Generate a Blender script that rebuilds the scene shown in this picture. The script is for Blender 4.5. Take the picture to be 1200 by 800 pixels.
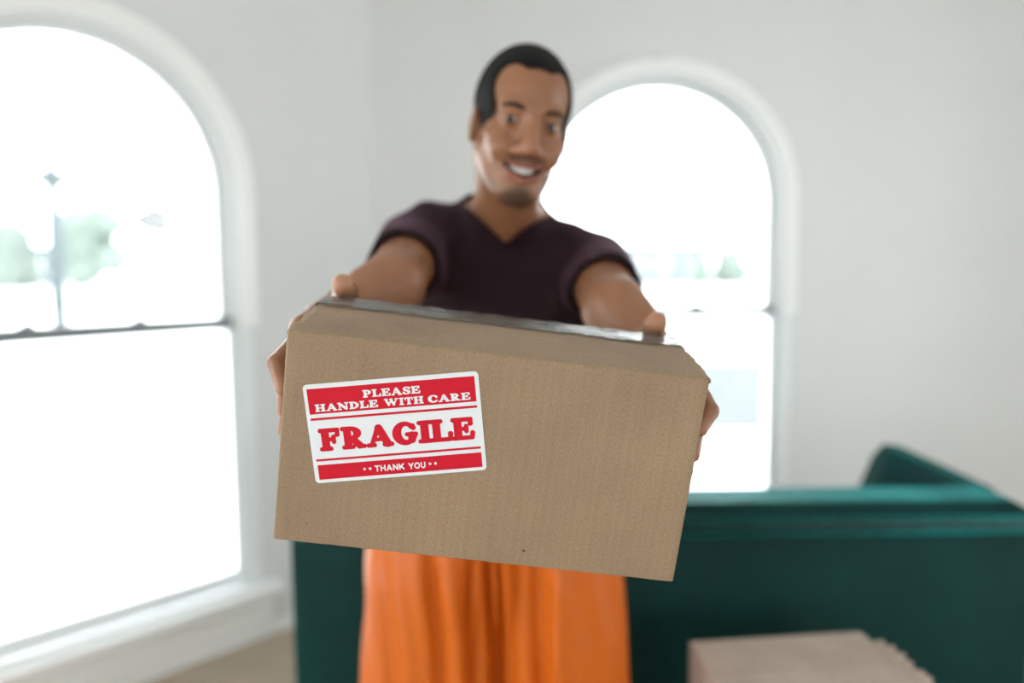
import bpy, bmesh, math, random
import numpy as np
from mathutils import Matrix, Vector
from mathutils.geometry import tessellate_polygon

for o in list(bpy.data.objects):
    bpy.data.objects.remove(o, do_unlink=True)
SC = bpy.context.scene
COL = SC.collection
PI = math.pi

# ------------------------------------------------------------------ camera
F = 933.3                                    # focal length for a 1200 px wide frame (28 mm)
CAM_H = 1.40
def rx(a): c, s = math.cos(a), math.sin(a); return np.array([[1, 0, 0], [0, c, -s], [0, s, c]])
def ry(a): c, s = math.cos(a), math.sin(a); return np.array([[c, 0, s], [0, 1, 0], [-s, 0, c]])
def rz(a): c, s = math.cos(a), math.sin(a); return np.array([[c, -s, 0], [s, c, 0], [0, 0, 1]])
CR = rx(PI / 2 - math.atan(86 / F)) @ rz(math.radians(-0.5))
CO = np.array([0, 0, CAM_H])
def at(px, py, Y):
    d = CR @ np.array([(px - 600) / F, -(py - 400) / F, -1.0])
    return CO + d * (Y / d[1])
cam = bpy.data.cameras.new('camera')
camo = bpy.data.objects.new('camera', cam)
COL.objects.link(camo)
m4 = np.eye(4); m4[:3, :3] = CR; m4[:3, 3] = CO
camo.matrix_world = Matrix(m4.tolist())
cam.sensor_width = 36
cam.lens = 28
cam.clip_start = 0.02
cam.dof.use_dof = True
cam.dof.focus_distance = 0.76
cam.dof.aperture_fstop = 1.5
cam.dof.aperture_blades = 9
SC.camera = camo

# ------------------------------------------------------------------ sky and exposure
world = bpy.data.worlds.new('overcast_sky')
SC.world = world
world.use_nodes = True
bg = world.node_tree.nodes['Background']
bg.inputs[0].default_value = (0.93, 0.975, 1.0, 1)
bg.inputs[1].default_value = 6.2
SC.view_settings.view_transform = 'Standard'
SC.view_settings.look = 'None'
SC.view_settings.gamma = 1
SC.view_settings.use_curve_mapping = False
SC.view_settings.exposure = 0.36
try:
    SC.cycles.use_denoising = True
    SC.cycles.max_bounces = 10
    SC.cycles.diffuse_bounces = 6
    SC.cycles.transparent_max_bounces = 16
    SC.cycles.sample_clamp_indirect = 8
except Exception:
    pass
def window_portal(name, loc, rot, sx, sy):
    """a Cycles portal: only guides the sampling of the sky through a window opening, gives no light of its own"""
    l = bpy.data.lights.new(name, 'AREA'); l.shape = 'RECTANGLE'; l.size = sx; l.size_y = sy
    l.cycles.is_portal = True
    o = bpy.data.objects.new(name, l); COL.objects.link(o); o.location = loc; o.rotation_euler = rot

# ------------------------------------------------------------------ materials
def mat(name, color, rough=0.6, spec=0.5, sheen=0.0, sheen_tint=None, metallic=0.0, noise=None, bump=None, sss=0.0, attr=None, coat=0.0, sheen_rough=0.4):
    m = bpy.data.materials.new(name); m.use_nodes = True
    nt = m.node_tree; b = nt.nodes['Principled BSDF']
    b.inputs['Base Color'].default_value = (*color, 1)
    b.inputs['Roughness'].default_value = rough
    b.inputs['Specular IOR Level'].default_value = spec
    b.inputs['Metallic'].default_value = metallic
    b.inputs['Sheen Weight'].default_value = sheen
    b.inputs['Sheen Roughness'].default_value = sheen_rough
    if sheen_tint: b.inputs['Sheen Tint'].default_value = (*sheen_tint, 1)
    b.inputs['Coat Weight'].default_value = coat
    if sss:
        b.inputs['Subsurface Weight'].default_value = sss
        b.inputs['Subsurface Radius'].default_value = (1, .35, .2)
        b.inputs['Subsurface Scale'].default_value = 0.006
    tc = nt.nodes.new('ShaderNodeTexCoord')
    src = None
    if noise:                                   # (scale, amount)
        n = nt.nodes.new('ShaderNodeTexNoise'); n.inputs['Scale'].default_value = noise[0]; n.inputs['Detail'].default_value = 5
        nt.links.new(tc.outputs['Object'], n.inputs['Vector'])
        mx = nt.nodes.new('ShaderNodeMix'); mx.data_type = 'RGBA'
        mx.inputs[6].default_value = (*[c * (1 - noise[1]) for c in color], 1)
        mx.inputs[7].default_value = (*[min(1, c * (1 + noise[1])) for c in color], 1)
        nt.links.new(n.outputs['Fac'], mx.inputs[0])
        src = mx.outputs[2]
    if attr:
        a = nt.nodes.new('ShaderNodeAttribute'); a.attribute_name = attr
        if src:
            mm = nt.nodes.new('ShaderNodeMix'); mm.data_type = 'RGBA'; mm.blend_type = 'MULTIPLY'; mm.inputs[0].default_value = 1
            nt.links.new(src, mm.inputs[6]); nt.links.new(a.outputs['Color'], mm.inputs[7]); src = mm.outputs[2]
        else: src = a.outputs['Color']
    if src: nt.links.new(src, b.inputs['Base Color'])
    if bump:                                    # (scale, strength, distance)
        n = nt.nodes.new('ShaderNodeTexNoise'); n.inputs['Scale'].default_value = bump[0]; n.inputs['Detail'].default_value = 4
        nt.links.new(tc.outputs['Object'], n.inputs['Vector'])
        bp = nt.nodes.new('ShaderNodeBump'); bp.inputs['Strength'].default_value = bump[1]; bp.inputs['Distance'].default_value = bump[2]
        nt.links.new(n.outputs['Fac'], bp.inputs['Height']); nt.links.new(bp.outputs[0], b.inputs['Normal'])
    return m

def cardboard(name, color):
    m = bpy.data.materials.new(name); m.use_nodes = True
    nt = m.node_tree; N = nt.nodes; L = nt.links; b = N['Principled BSDF']
    b.inputs['Roughness'].default_value = 0.75; b.inputs['Specular IOR Level'].default_value = 0.2
    b.inputs['Sheen Weight'].default_value = 0.04; b.inputs['Sheen Roughness'].default_value = 0.5
    tc = N.new('ShaderNodeTexCoord')
    def mapn(sc):
        mp = N.new('ShaderNodeMapping'); mp.inputs['Scale'].default_value = sc; L.new(tc.outputs['Object'], mp.inputs[0]); return mp.outputs[0]
    def noise(vec, s, d=4):
        n = N.new('ShaderNodeTexNoise'); n.inputs['Scale'].default_value = s; n.inputs['Detail'].default_value = d
        L.new(vec, n.inputs['Vector']); return n.outputs['Fac']
    def ramp(fac, stops):
        r = N.new('ShaderNodeValToRGB'); e = r.color_ramp.elements
        e[0].position, e[0].color = stops[0][0], (*stops[0][1], 1); e[1].position, e[1].color = stops[1][0], (*stops[1][1], 1)
        L.new(fac, r.inputs[0]); return r.outputs[0]
    def mul(a, c, f=1.0):
        mm = N.new('ShaderNodeMix'); mm.data_type = 'RGBA'; mm.blend_type = 'MULTIPLY'; mm.inputs[0].default_value = f
        L.new(a, mm.inputs[6]); L.new(c, mm.inputs[7]); return mm.outputs[2]
    lo = tuple(c * 0.90 for c in color); hi = tuple(min(1, c * 1.10) for c in color)
    c0 = ramp(noise(mapn((1, 1, 1)), 9, 3), [(0.3, lo), (0.7, hi)])
    c1 = mul(c0, ramp(noise(mapn((260, 260, 110)), 3.0, 3), [(0.3, (.80, .79, .78)), (0.7, (1.12, 1.12, 1.12))]))      # paper fibres
    c2 = mul(c1, ramp(noise(mapn((170, 170, 2)), 1.0, 0), [(0.35, (.972, .972, .972)), (0.65, (1.015, 1.015, 1.015))]))     # flutes showing through the liner
    v = N.new('ShaderNodeTexVoronoi'); v.inputs['Scale'].default_value = 42; L.new(mapn((1, 1, 1)), v.inputs['Vector'])
    gate = N.new('ShaderNodeMath'); gate.operation = 'MULTIPLY_ADD'; gate.inputs[1].default_value = 0.16; gate.inputs[2].default_value = 0.0
    sepc = N.new('ShaderNodeSeparateColor'); L.new(v.outputs['Color'], sepc.inputs[0])
    pw = N.new('ShaderNodeMath'); pw.operation = 'POWER'; pw.inputs[1].default_value = 9; L.new(sepc.outputs[0], pw.inputs[0])
    L.new(pw.outputs[0], gate.inputs[0])
    lt = N.new('ShaderNodeMath'); lt.operation = 'LESS_THAN'; L.new(v.outputs['Distance'], lt.inputs[0]); L.new(gate.outputs[0], lt.inputs[1])
    c3 = mul(c2, ramp(lt.outputs[0], [(0.0, (1, 1, 1)), (1.0, (.33, .28, .24))]))                                     # dark flecks in the pulp
    L.new(c3, b.inputs['Base Color'])
    ad = N.new('ShaderNodeMath'); ad.operation = 'ADD'
    L.new(noise(mapn((260, 260, 110)), 2.0, 3), ad.inputs[0])
    m2 = N.new('ShaderNodeMath'); m2.operation = 'MULTIPLY'; m2.inputs[1].default_value = 2.0; L.new(noise(mapn((170, 170, 2)), 1.0, 0), m2.inputs[0])
    L.new(m2.outputs[0], ad.inputs[1])
    bp = N.new('ShaderNodeBump'); bp.inputs['Strength'].default_value = 0.28; bp.inputs['Distance'].default_value = 0.0006
    L.new(ad.outputs[0], bp.inputs['Height']); L.new(bp.outputs[0], b.inputs['Normal'])
    return m

def clear_film(name, glossy_rough, tint, base, bumpy=0.0, ior=1.5, haze=0.0, haze_col=(.8, .8, .8)):
    """thin clear sheet: transparent and mirror reflection mixed by Fresnel, with a little milkiness"""
    m = bpy.data.materials.new(name); m.use_nodes = True
    nt = m.node_tree; N = nt.nodes; L = nt.links
    N.remove(N['Principled BSDF'])
    out = N['Material Output']
    tr = N.new('ShaderNodeBsdfTransparent'); tr.inputs[0].default_value = (*tint, 1)
    gl = N.new('ShaderNodeBsdfGlossy'); gl.inputs['Roughness'].default_value = glossy_rough
    fr = N.new('ShaderNodeFresnel'); fr.inputs['IOR'].default_value = ior
    mx = N.new('ShaderNodeMixShader'); L.new(fr.outputs[0], mx.inputs[0])
    first = tr.outputs[0]
    if haze:
        df = N.new('ShaderNodeBsdfDiffuse'); df.inputs[0].default_value = (*haze_col, 1)
        mh = N.new('ShaderNodeMixShader'); mh.inputs[0].default_value = haze
        L.new(tr.outputs[0], mh.inputs[1]); L.new(df.outputs[0], mh.inputs[2]); first = mh.outputs[0]
    L.new(first, mx.inputs[1]); L.new(gl.outputs[0], mx.inputs[2])
    if bumpy:
        tc = N.new('ShaderNodeTexCoord'); n = N.new('ShaderNodeTexNoise'); n.inputs['Scale'].default_value = 60
        mp = N.new('ShaderNodeMapping'); mp.inputs['Scale'].default_value = (.35, 1.5, 1.5)
        L.new(tc.outputs['Object'], mp.inputs[0]); L.new(mp.outputs[0], n.inputs['Vector'])
        bp = N.new('ShaderNodeBump'); bp.inputs['Strength'].default_value = bumpy; bp.inputs['Distance'].default_value = 0.003
        L.new(n.outputs['Fac'], bp.inputs['Height']); L.new(bp.outputs[0], gl.inputs['Normal']); L.new(bp.outputs[0], fr.inputs['Normal'])
    L.new(mx.outputs[0], out.inputs[0])
    return m

M_WALL = mat('white_plaster', (.765, .765, .765), .85, .3, noise=(2.2, .035), bump=(40, .15, .004))
M_CEIL = mat('ceiling_paint', (.86, .86, .85), .9, .2, noise=(1.5, .02))
M_TRIM = mat('white_trim_paint', (.96, .965, .96), .4, .5, noise=(6, .02))
M_SASH = mat('window_sash_vinyl', (.86, .885, .90), .4, .5, noise=(6, .02))
M_RAIL = mat('grey_meeting_rail', (.20, .225, .24), .45, .4, noise=(6, .03))
M_METAL = mat('dull_metal', (.35, .37, .38), .4, .5, metallic=.6, noise=(50, .1))
M_FLOOR = mat('pale_oak_floor', (.52, .42, .32), .5, .4, noise=(7, .18), bump=(30, .15, .003))
M_GLASS = clear_film('window_glass', 0.0, (.97, .985, .98), None, ior=1.45)
M_SMUDGE = None
M_GROUND = mat('pale_paving', (.80, .80, .78), .9, .2, noise=(.3, .05))
M_PAD = mat('worn_concrete', (.10, .108, .112), .9, .2, noise=(.6, .12))
M_POST = mat('grey_lamp_paint', (.05, .065, .072), .5, .4, noise=(10, .1))
M_LANTERN = mat('frosted_lantern', (.2, .25, .27), .3, .5, noise=(10, .05))
M_LEAF = mat('grey_green_leaves', (.14, .17, .15), .8, .2, noise=(3, .3))
M_LEAF2 = mat('dull_green_leaves', (.15, .178, .16), .8, .2, noise=(3, .3))
M_BARK = mat('grey_bark', (.14, .13, .12), .9, .2, noise=(8, .25))
M_BUILD = mat('pale_render', (.080, .095, .105), .9, .2, noise=(.5, .05))
M_ROOF = mat('slate_roof', (.075, .09, .10), .8, .2, noise=(2, .1))
M_PANE = mat('dark_pane', (.06, .07, .08), .2, .5, noise=(2, .1))
M_CARD = cardboard('brown_cardboard', (.285, .196, .125))
M_CARD2 = cardboard('moving_cardboard', (.40, .32, .265))
M_CARDEDGE = mat('torn_cardboard_edge', (.60, .47, .35), .9, .2, noise=(300, .25))
M_TAPE = clear_film('clear_packing_tape', .14, (.95, .95, .94), None, bumpy=.6, ior=1.24, haze=.16, haze_col=(.60, .56, .52))
M_SMUDGE = clear_film('dried_smudge', .5, (.42, .42, .42), None, ior=1.1, haze=.2, haze_col=(.5, .5, .5))
M_STICK = mat('sticker_white_paper', (.67, .695, .725), .45, .4, noise=(60, .015))
M_RED = mat('sticker_red_ink', (.53, .006, .022), .5, .22, noise=(80, .04))
M_SKIN = mat('brown_skin', (1, 1, 1), .41, .5, noise=(60, .08), attr='tint', sss=.12, bump=(450, .12, .0006))
M_NAIL = mat('fingernail', (.55, .32, .24), .3, .5, noise=(90, .06))
M_HAIR = mat('black_hair', (.006, .0055, .0055), .75, .15, noise=(120, .4), bump=(380, .8, .003))
M_EYE = mat('eye_white', (.46, .43, .40), .15, .5, noise=(50, .04))
M_IRIS = mat('dark_iris', (.02, .011, .007), .12, .5, noise=(200, .3))
M_TEETH = mat('teeth', (.82, .78, .72), .25, .5, noise=(60, .03))
M_SHIRT = mat('maroon_jersey', (.015, .005, .008), .8, .2, sheen=.17, sheen_tint=(.55, .26, .40), noise=(90, .18), bump=(500, .25, .001))
M_TROU = mat('orange_nylon', (.56, .112, .004), .40, .35, sheen=.04, sheen_tint=(1, .55, .3), noise=(30, .03), bump=(25, .10, .004))
M_SHOE = mat('dark_shoe', (.03, .03, .032), .6, .4, noise=(60, .2))
M_SOLE = mat('white_sole', (.7, .7, .68), .6, .4, noise=(60, .05))
M_VELVET = mat('teal_velvet', (.0025, .034, .032), .60, .16, sheen=1.0, sheen_tint=(.03, .62, .60), noise=(5, .4), bump=(7, .35, .03), sheen_rough=.28)
M_WOODLEG = mat('dark_wood_leg', (.06, .035, .02), .5, .4, noise=(20, .2))

# ------------------------------------------------------------------ object helpers
def tag(o, label=None, cat=None, group=None, kind=None):
    if label: o['label'] = label
    if cat: o['category'] = cat
    if group: o['group'] = group
    if kind: o['kind'] = kind
    return o
def empty(name, loc=(0, 0, 0), rotz=0.0, parent=None):
    o = bpy.data.objects.new(name, None); COL.objects.link(o); o.location = loc; o.rotation_euler = (0, 0, rotz); o.empty_display_size = .1
    if parent: o.parent = parent
    return o
def link(name, me, m, parent=None, smooth=False):
    if m: me.materials.append(m)
    if smooth: me.polygons.foreach_set('use_smooth', [True] * len(me.polygons))
    o = bpy.data.objects.new(name, me); COL.objects.link(o)
    if parent: o.parent = parent
    return o
def pyd(name, vs, fs, m, parent=None, smooth=False):
    me = bpy.data.meshes.new(name); me.from_pydata([tuple(map(float, v)) for v in vs], [], [tuple(f) for f in fs]); me.update()
    bm = bmesh.new(); bm.from_mesh(me); bmesh.ops.recalc_face_normals(bm, faces=bm.faces); bm.to_mesh(me); bm.free()
    return link(name, me, m, parent, smooth)
def box_bm(bm, x0, x1, y0, y1, z0, z1):
    c = bmesh.ops.create_cube(bm, size=1, matrix=Matrix.Translation(((x0 + x1) / 2, (y0 + y1) / 2, (z0 + z1) / 2)) @ Matrix.Diagonal((x1 - x0, y1 - y0, z1 - z0, 1)))
    return c['verts']
def bm_obj(name, bm, m, parent=None, smooth=False):
    me = bpy.data.meshes.new(name); bm.to_mesh(me); bm.free()
    return link(name, me, m, parent, smooth)
def bx(name, x0, x1, y0, y1, z0, z1, m, parent=None, bev=0.0, seg=2, smooth=False):
    bm = bmesh.new(); box_bm(bm, x0, x1, y0, y1, z0, z1)
    if bev: bmesh.ops.bevel(bm, geom=bm.edges[:], offset=bev, segments=seg, profile=.5, affect='EDGES', clamp_overlap=True)
    return bm_obj(name, bm, m, parent, smooth)
def tube(name, pts, r, m, parent=None, n=10, cap=True):
    """a round tube along a polyline; r is one radius or one per point"""
    pts = [np.array(p, float) for p in pts]; k = len(pts)
    rr = [r] * k if np.isscalar(r) else r
    vs, fs = [], []
    up = np.array([0, 0, 1.0])
    for i, p in enumerate(pts):
        t = pts[min(i + 1, k - 1)] - pts[max(i - 1, 0)]; t /= np.linalg.norm(t)
        a = np.cross(t, up)
        if np.linalg.norm(a) < 1e-3: a = np.cross(t, [0, 1, 0])
        a /= np.linalg.norm(a); b = np.cross(t, a)
        for j in range(n):
            th = 2 * PI * j / n; vs.append(p + rr[i] * (math.cos(th) * a + math.sin(th) * b))
    for i in range(k - 1):
        for j in range(n): fs.append((i * n + j, i * n + (j + 1) % n, (i + 1) * n + (j + 1) % n, (i + 1) * n + j))
    if cap: fs.append(tuple(range(n))); fs.append(tuple((k - 1) * n + j for j in range(n)))
    return pyd(name, vs, fs, m, parent, True)
def prism(name, poly, y0, y1, m, parent=None, hole=None, bev=0.0):
    """an x-z outline (with an optional hole) pushed out along y"""
    loops = [poly] + ([hole] if hole else [])
    tri = tessellate_polygon([[Vector((x, z, 0)) for x, z in l] for l in loops])
    flat = [p for l in loops for p in l]; n = len(flat)
    vs = [(x, y0, z) for x, z in flat] + [(x, y1, z) for x, z in flat]
    fs = [tuple(t) for t in tri] + [tuple(n + i for i in t) for t in tri]
    off = 0
    for l in loops:
        for i in range(len(l)):
            a, b = off + i, off + (i + 1) % len(l); fs.append((a, b, n + b, n + a))
        off += len(l)
    return pyd(name, vs, fs, m, parent)
def arch_outline(hw, z0, zs, n=40):
    return [(-hw, z0), (hw, z0)] + [(hw * math.cos(PI * i / n), zs + hw * math.sin(PI * i / n)) for i in range(n + 1)]
def arch_band(name, r0, r1, z0, zs, y0, y1, m, parent, n=48, bottom=None):
    """an arched frame between half widths r0 and r1, open at its foot (or closed by a rail of height bottom)"""
    def path(r): return [(r, z0)] + [(r * math.cos(PI * i / n), zs + r * math.sin(PI * i / n)) for i in range(n + 1)] + [(-r, z0)]
    o = prism(name, path(r1) + path(r0)[::-1], y0, y1, m, parent)
    return o

# ------------------------------------------------------------------ the room
C0 = np.array([-.576, 3.36])                 # corner between the left wall and the back wall
LA = math.radians(47)                        # direction of the left wall, seen from inside
LU = np.array([math.cos(LA), math.sin(LA)])  # along the wall towards the corner
WIN_S, HOLE, WIN_Z0 = 1.675, .515, .20       # spring height, half width, foot of the opening
CEIL = 2.78
def wall_with_arch(name, cx, cy, rot, xl, xr):
    o = prism(name, [(xl, 0), (xr, 0), (xr, CEIL), (xl, CEIL)], 0, .2, M_WALL, None, hole=arch_outline(HOLE, WIN_Z0, WIN_S))
    o.location = (cx, cy, 0); o.rotation_euler = (0, 0, rot); tag(o, kind='structure'); return o
WL = C0 - LU * 1.126
WB = (at(772, 300, 3.36)[0], 3.36)
wall_with_arch('wall_left', WL[0], WL[1], LA, -1.9, 1.126)
wall_with_arch('wall_back', WB[0], WB[1], 0, C0[0] - WB[0], 3.3 - WB[0])
tag(bx('ceiling', -3.4, 3.5, -3.2, 3.56, CEIL, CEIL + .1, M_CEIL), kind='structure')
SX = float(WL[0] - LU[0] * 1.9); SY = float(WL[1] - LU[1] * 1.9)   # near end of the slanted wall
fl_ = [(SX - .05, -3.2), (3.4, -3.2), (3.4, 3.46), (C0[0] - .03, 3.46), (SX - .05, SY - .02)]
pyd('floor', [(x, y, z) for z in (-.1, 0) for x, y in fl_], [(0, 1, 2, 3, 4), (5, 6, 7, 8, 9)] + [(i, (i + 1) % 5, 5 + (i + 1) % 5, 5 + i) for i in range(5)], M_FLOOR)['kind'] = 'structure'
def wall_with_openings(name, length, openings, loc, rot):
    """a straight wall built round its rectangular window openings (x0, x1, z0, z1)"""
    bm = bmesh.new(); x = 0
    for (a, b, z0, z1) in openings:
        box_bm(bm, x, a, 0, .2, 0, CEIL)
        if z0 > 0: box_bm(bm, a, b, 0, .2, 0, z0)
        box_bm(bm, a, b, 0, .2, z1, CEIL); x = b
    box_bm(bm, x, length, 0, .2, 0, CEIL)
    o = bm_obj(name, bm, M_WALL); o.location = loc; o.rotation_euler = (0, 0, rot); return tag(o, kind='structure')
wall_with_openings('wall_rear', 6.9, [(1.2, 2.6, .9, 2.5), (4.3, 5.7, .9, 2.5)], (3.5, -3.0, 0), PI)
wall_with_openings('wall_right', 6.6, [(1.3, 2.4, .4, 2.45)], (3.3, 3.56, 0), -PI / 2)
wall_with_openings('wall_side', SY + 3.2, [(.35, 2.15, .1, 2.65), (2.35, SY + 3.0, .1, 2.65)], (SX, -3.2, 0), PI / 2)
def plain_window(name, w, z0, z1, loc, rot):
    r = tag(empty(name, loc, rot), kind='structure')
    for a, b, c, d in ((0, .05, z0, z1), (w - .05, w, z0, z1), (.05, w - .05, z0, z0 + .05), (.05, w - .05, z1 - .05, z1), (w / 2 - .025, w / 2 + .025, z0 + .05, z1 - .05)):
        bx('frame_bar', a, b, .06, .11, c, d, M_TRIM, r)
    bx('glass_pane', .05, w / 2 - .025, .083, .087, z0 + .05, z1 - .05, M_GLASS, r)
    bx('glass_pane', w / 2 + .025, w - .05, .083, .087, z0 + .05, z1 - .05, M_GLASS, r)
plain_window('window_3', 1.4, .9, 2.5, (2.3, -3.0, 0), PI)
plain_window('window_4', 1.4, .9, 2.5, (-.8, -3.0, 0), PI)
plain_window('fill_window_7', 1.1, .4, 2.45, (3.3, 2.26, 0), -PI / 2)  # unseen window, added to brighten the left wall and the corner
plain_window('fill_window_5', 1.8, .1, 2.65, (SX, -2.85, 0), PI / 2)  # unseen side window, put in to light the room from the left
plain_window('fill_window_6', SY + .65, .1, 2.65, (SX, -.85, 0), PI / 2)  # second unseen side window, added for the same light from the left

def arched_window(name, loc, rot, smudge=False):
    r = tag(empty(name, loc, rot), kind='structure')
    arch_band('arch_casing', .512, .565, 1.20, WIN_S, -.032, 0, M_TRIM, r)
    arch_band('casing_bead', .540, .566, 1.199, WIN_S, -.042, -.032, M_TRIM, r)
    for s in (-1, 1):
        a, b = sorted((s * .512, s * .556))
        bx('side_casing', a, b, -.012, 0, .215, 1.20, M_SASH, r, .003)
        a, b = sorted((s * .482, s * .500))
        bx('lower_sash_stile', a, b, .03, .062, .275, 1.195, M_SASH, r, .003)
        k = bx('sash_lock', s * .17 - .024, s * .17 + .024, .036, .062, 1.225, 1.236, M_METAL, r, .003)
        bx('lock_lever', s * .17 - .010, s * .17 + .014, .034, .050, 1.236, 1.246, M_METAL, k, .003)
    arch_band('jamb_liner', .498, .5149, .215, WIN_S, .004, .15, M_SASH, r)
    arch_band('upper_sash', .472, .4985, 1.20, WIN_S, .065, .10, M_SASH, r)
    bx('meeting_rail', -.498, .498, .03, .09, 1.184, 1.228, M_RAIL, r, .003)
    bx('bottom_rail', -.498, .498, .03, .062, .215, .275, M_SASH, r, .004)
    pane = prism('upper_glass', arch_outline(.475, 1.22, WIN_S), .080, .084, M_GLASS, r)
    bx('lower_glass', -.484, .484, .044, .048, .27, 1.20, M_GLASS, r)
    bx('window_stool', -.62, .62, -.085, .03, .186, .215, M_TRIM, r, .006, 3)
    bx('apron', -.585, .585, -.022, 0, .05, .186, M_TRIM, r, .004)
    if smudge:
        random.seed(5)
        pts = [(.235 + 1.5 * sx * (1 + .2 * random.uniform(-1, 1)), 1.575 + 1.4 * sz) for sx, sz in ((-.050, 0), (-.02, .014), (.012, .034), (.04, .024), (.044, -.02), (.03, -.034), (-.01, -.026))]
        prism('smudge', pts, .0845, .0855, M_SMUDGE, r)
    return r
arched_window('window_1', (WL[0], WL[1], 0), LA, smudge=True)
arched_window('window_2', (WB[0], WB[1], 0), 0)
window_portal('portal_left', (WL[0] - .1 * math.sin(LA), WL[1] + .1 * math.cos(LA), 1.2), (-PI / 2, 0, LA), 1.05, 2.05)
window_portal('portal_back', (WB[0], WB[1] + .1, 1.2), (-PI / 2, 0, 0), 1.05, 2.05)
for x_ in (1.6, -1.5):
    window_portal('portal_rear', (x_, -3.12, 1.7), (PI / 2, 0, 0), 1.4, 1.6)
window_portal('portal_right', (3.42, 1.71, 1.425), (PI / 2, 0, PI / 2), 1.1, 2.05)
window_portal('portal_side', (SX - .12, -1.95, 1.375), (PI / 2, 0, -PI / 2), 1.8, 2.55)
window_portal('portal_side', (SX - .12, -.85 + (SY + .65) / 2, 1.375), (PI / 2, 0, -PI / 2), SY + .65, 2.55)
def baseboard(name, length, loc, rot):
    o = bx(name, 0, length, -.014, 0, 0, .048, M_TRIM, None, .003); o.location = loc; o.rotation_euler = (0, 0, rot); tag(o, kind='structure')
baseboard('baseboard_left', 3.0, (WL[0] - LU[0] * 1.88, WL[1] - LU[1] * 1.88, 0), LA)
baseboard('baseboard_back', 3.85, (C0[0] + .01, 3.36, 0), 0)
n_ = at(772, 72, 3.36)
nail = empty('wall_hook', (n_[0], 3.36, n_[2]))
tag(nail, 'small grey hook on the white wall above the arched window behind the man', 'hook')
bx('back_plate', -.012, .012, -.004, 0, -.022, .022, M_METAL, nail, .002)
tube('hook_arm', [(0, -.004, .006), (0, -.016, .0), (0, -.022, -.008), (0, -.020, .004)], .0035, M_METAL, nail, 8)

# ------------------------------------------------------------------ outside
GZ = -.35
tag(bx('ground', -140, 140, 3.58, 200, GZ - .1, GZ, M_GROUND), kind='structure')
tag(bx('ground_near', -140, SX - .25, -60, 3.58, GZ - .1, GZ, M_GROUND), kind='structure')
tag(bx('ground_rear', SX - .25, 140, -60, -3.25, GZ - .1, GZ, M_GROUND), kind='structure')
tag(bx('parking_pad', -.4, 9, 8.4, 14.5, GZ, GZ + .015, M_PAD), kind='structure')

def blob_tree(name, loc, h, w, m, seed, label, group=None, trunk=.3, n=16):
    rnd = random.Random(seed)
    r = tag(empty(name, loc), label, 'tree', group)
    tube('trunk', [(0, 0, 0), (.02 * h, 0, h * trunk), (0, .01 * h, h * .6)], [.03 * h, .022 * h, .012 * h], M_BARK, r, 8)
    bm = bmesh.new()
    for i in range(n):
        a = rnd.uniform(0, 2 * PI); q = rnd.uniform(0, 1) ** .5; zz = rnd.uniform(trunk, 1)
        rad = w * .5 * (1 - .55 * abs((zz - trunk) / (1 - trunk) - .35))
        c = Vector((math.cos(a) * q * rad * .75, math.sin(a) * q * rad * .75, h * (trunk + (zz - trunk) * .85)))
        s = bmesh.ops.create_icosphere(bm, subdivisions=2, radius=rnd.uniform(.16, .26) * w, matrix=Matrix.Translation(c))
        for v in s['verts']: v.co += (v.co - c) * rnd.uniform(-.25, .3)
    bm_obj('foliage', bm, m, r)
    return r
def house(name, loc, rotz, w, d, h, label, roof='gable'):
    r = tag(empty(name, loc, rotz), label, 'building')
    bx('wall_block', -w / 2, w / 2, -d / 2, d / 2, 0, h, M_BUILD, r)
    if roof == 'gable':
        vs = [(-w / 2 - .3, -d / 2 - .3, h), (w / 2 + .3, -d / 2 - .3, h), (w / 2 + .3, d / 2 + .3, h), (-w / 2 - .3, d / 2 + .3, h), (-w / 2 - .3, 0, h * 1.45), (w / 2 + .3, 0, h * 1.45)]
        pyd('roof', vs, [(0, 1, 5, 4), (2, 3, 4, 5), (0, 4, 3), (1, 2, 5), (0, 3, 2, 1)], M_ROOF, r)
    else:
        bx('roof', -w / 2 - .2, w / 2 + .2, -d / 2 - .2, d / 2 + .2, h, h + .25, M_ROOF, r)
    k = max(2, int(w / 2.4))
    for i in range(k):
        x = -w / 2 + w * (i + .5) / k
        f = bx('window_frame', x - .55, x + .55, -d / 2 - .05, -d / 2, h * .35, h * .78, M_TRIM, r)
        bx('pane', x - .45, x + .45, -d / 2 - .07, -d / 2 - .05, h * .38, h * .75, M_PANE, f)
    return r
def gp(px, Y): p = at(px, 330, Y); return (float(p[0]), Y, GZ)
blob_tree('garden_tree', gp(106, 78), 8.6, 6.2, M_LEAF, 3, 'rounded grey-green tree right of the lamp post, seen through the left window', trunk=.12, n=30)
blob_tree('garden_tree', gp(2, 80), 6.2, 7.0, M_LEAF2, 8, 'low spreading tree at the left edge, seen through the left window', trunk=.12, n=30)
house('pale_house', gp(44, 95), .6, 3.4, 5, 4.6, 'pale house between the two trees seen through the left window', 'flat')
house('long_building', gp(772, 78), 0, 7.6, 6, 3.5, 'long pale low building seen through the back window', 'flat')
blob_tree('hedge_tree', gp(818, 70), 3.1, 2.8, M_LEAF, 21, 'left one of the two bushy trees seen through the back window', None, .12, 24)
blob_tree('hedge_tree', gp(858, 71), 3.3, 3.4, M_LEAF2, 22, 'right one of the two bushy trees seen through the back window', None, .12, 24)
lp = gp(68, 22.0)
lamp = tag(empty('street_lamp', lp), 'thin grey lamp post outside the left window', 'lamp post')
lz = float(at(66, 205, 22.0)[2]) - GZ
tube('lamp_base', [(0, 0, 0), (0, 0, .7), (0, 0, .8)], [.24, .20, .15], M_POST, lamp, 12)
tube('pole', [(0, 0, .7), (0, 0, lz * .62), (0, 0, lz - .35)], [.22, .20, .16], M_POST, lamp, 12)
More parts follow.
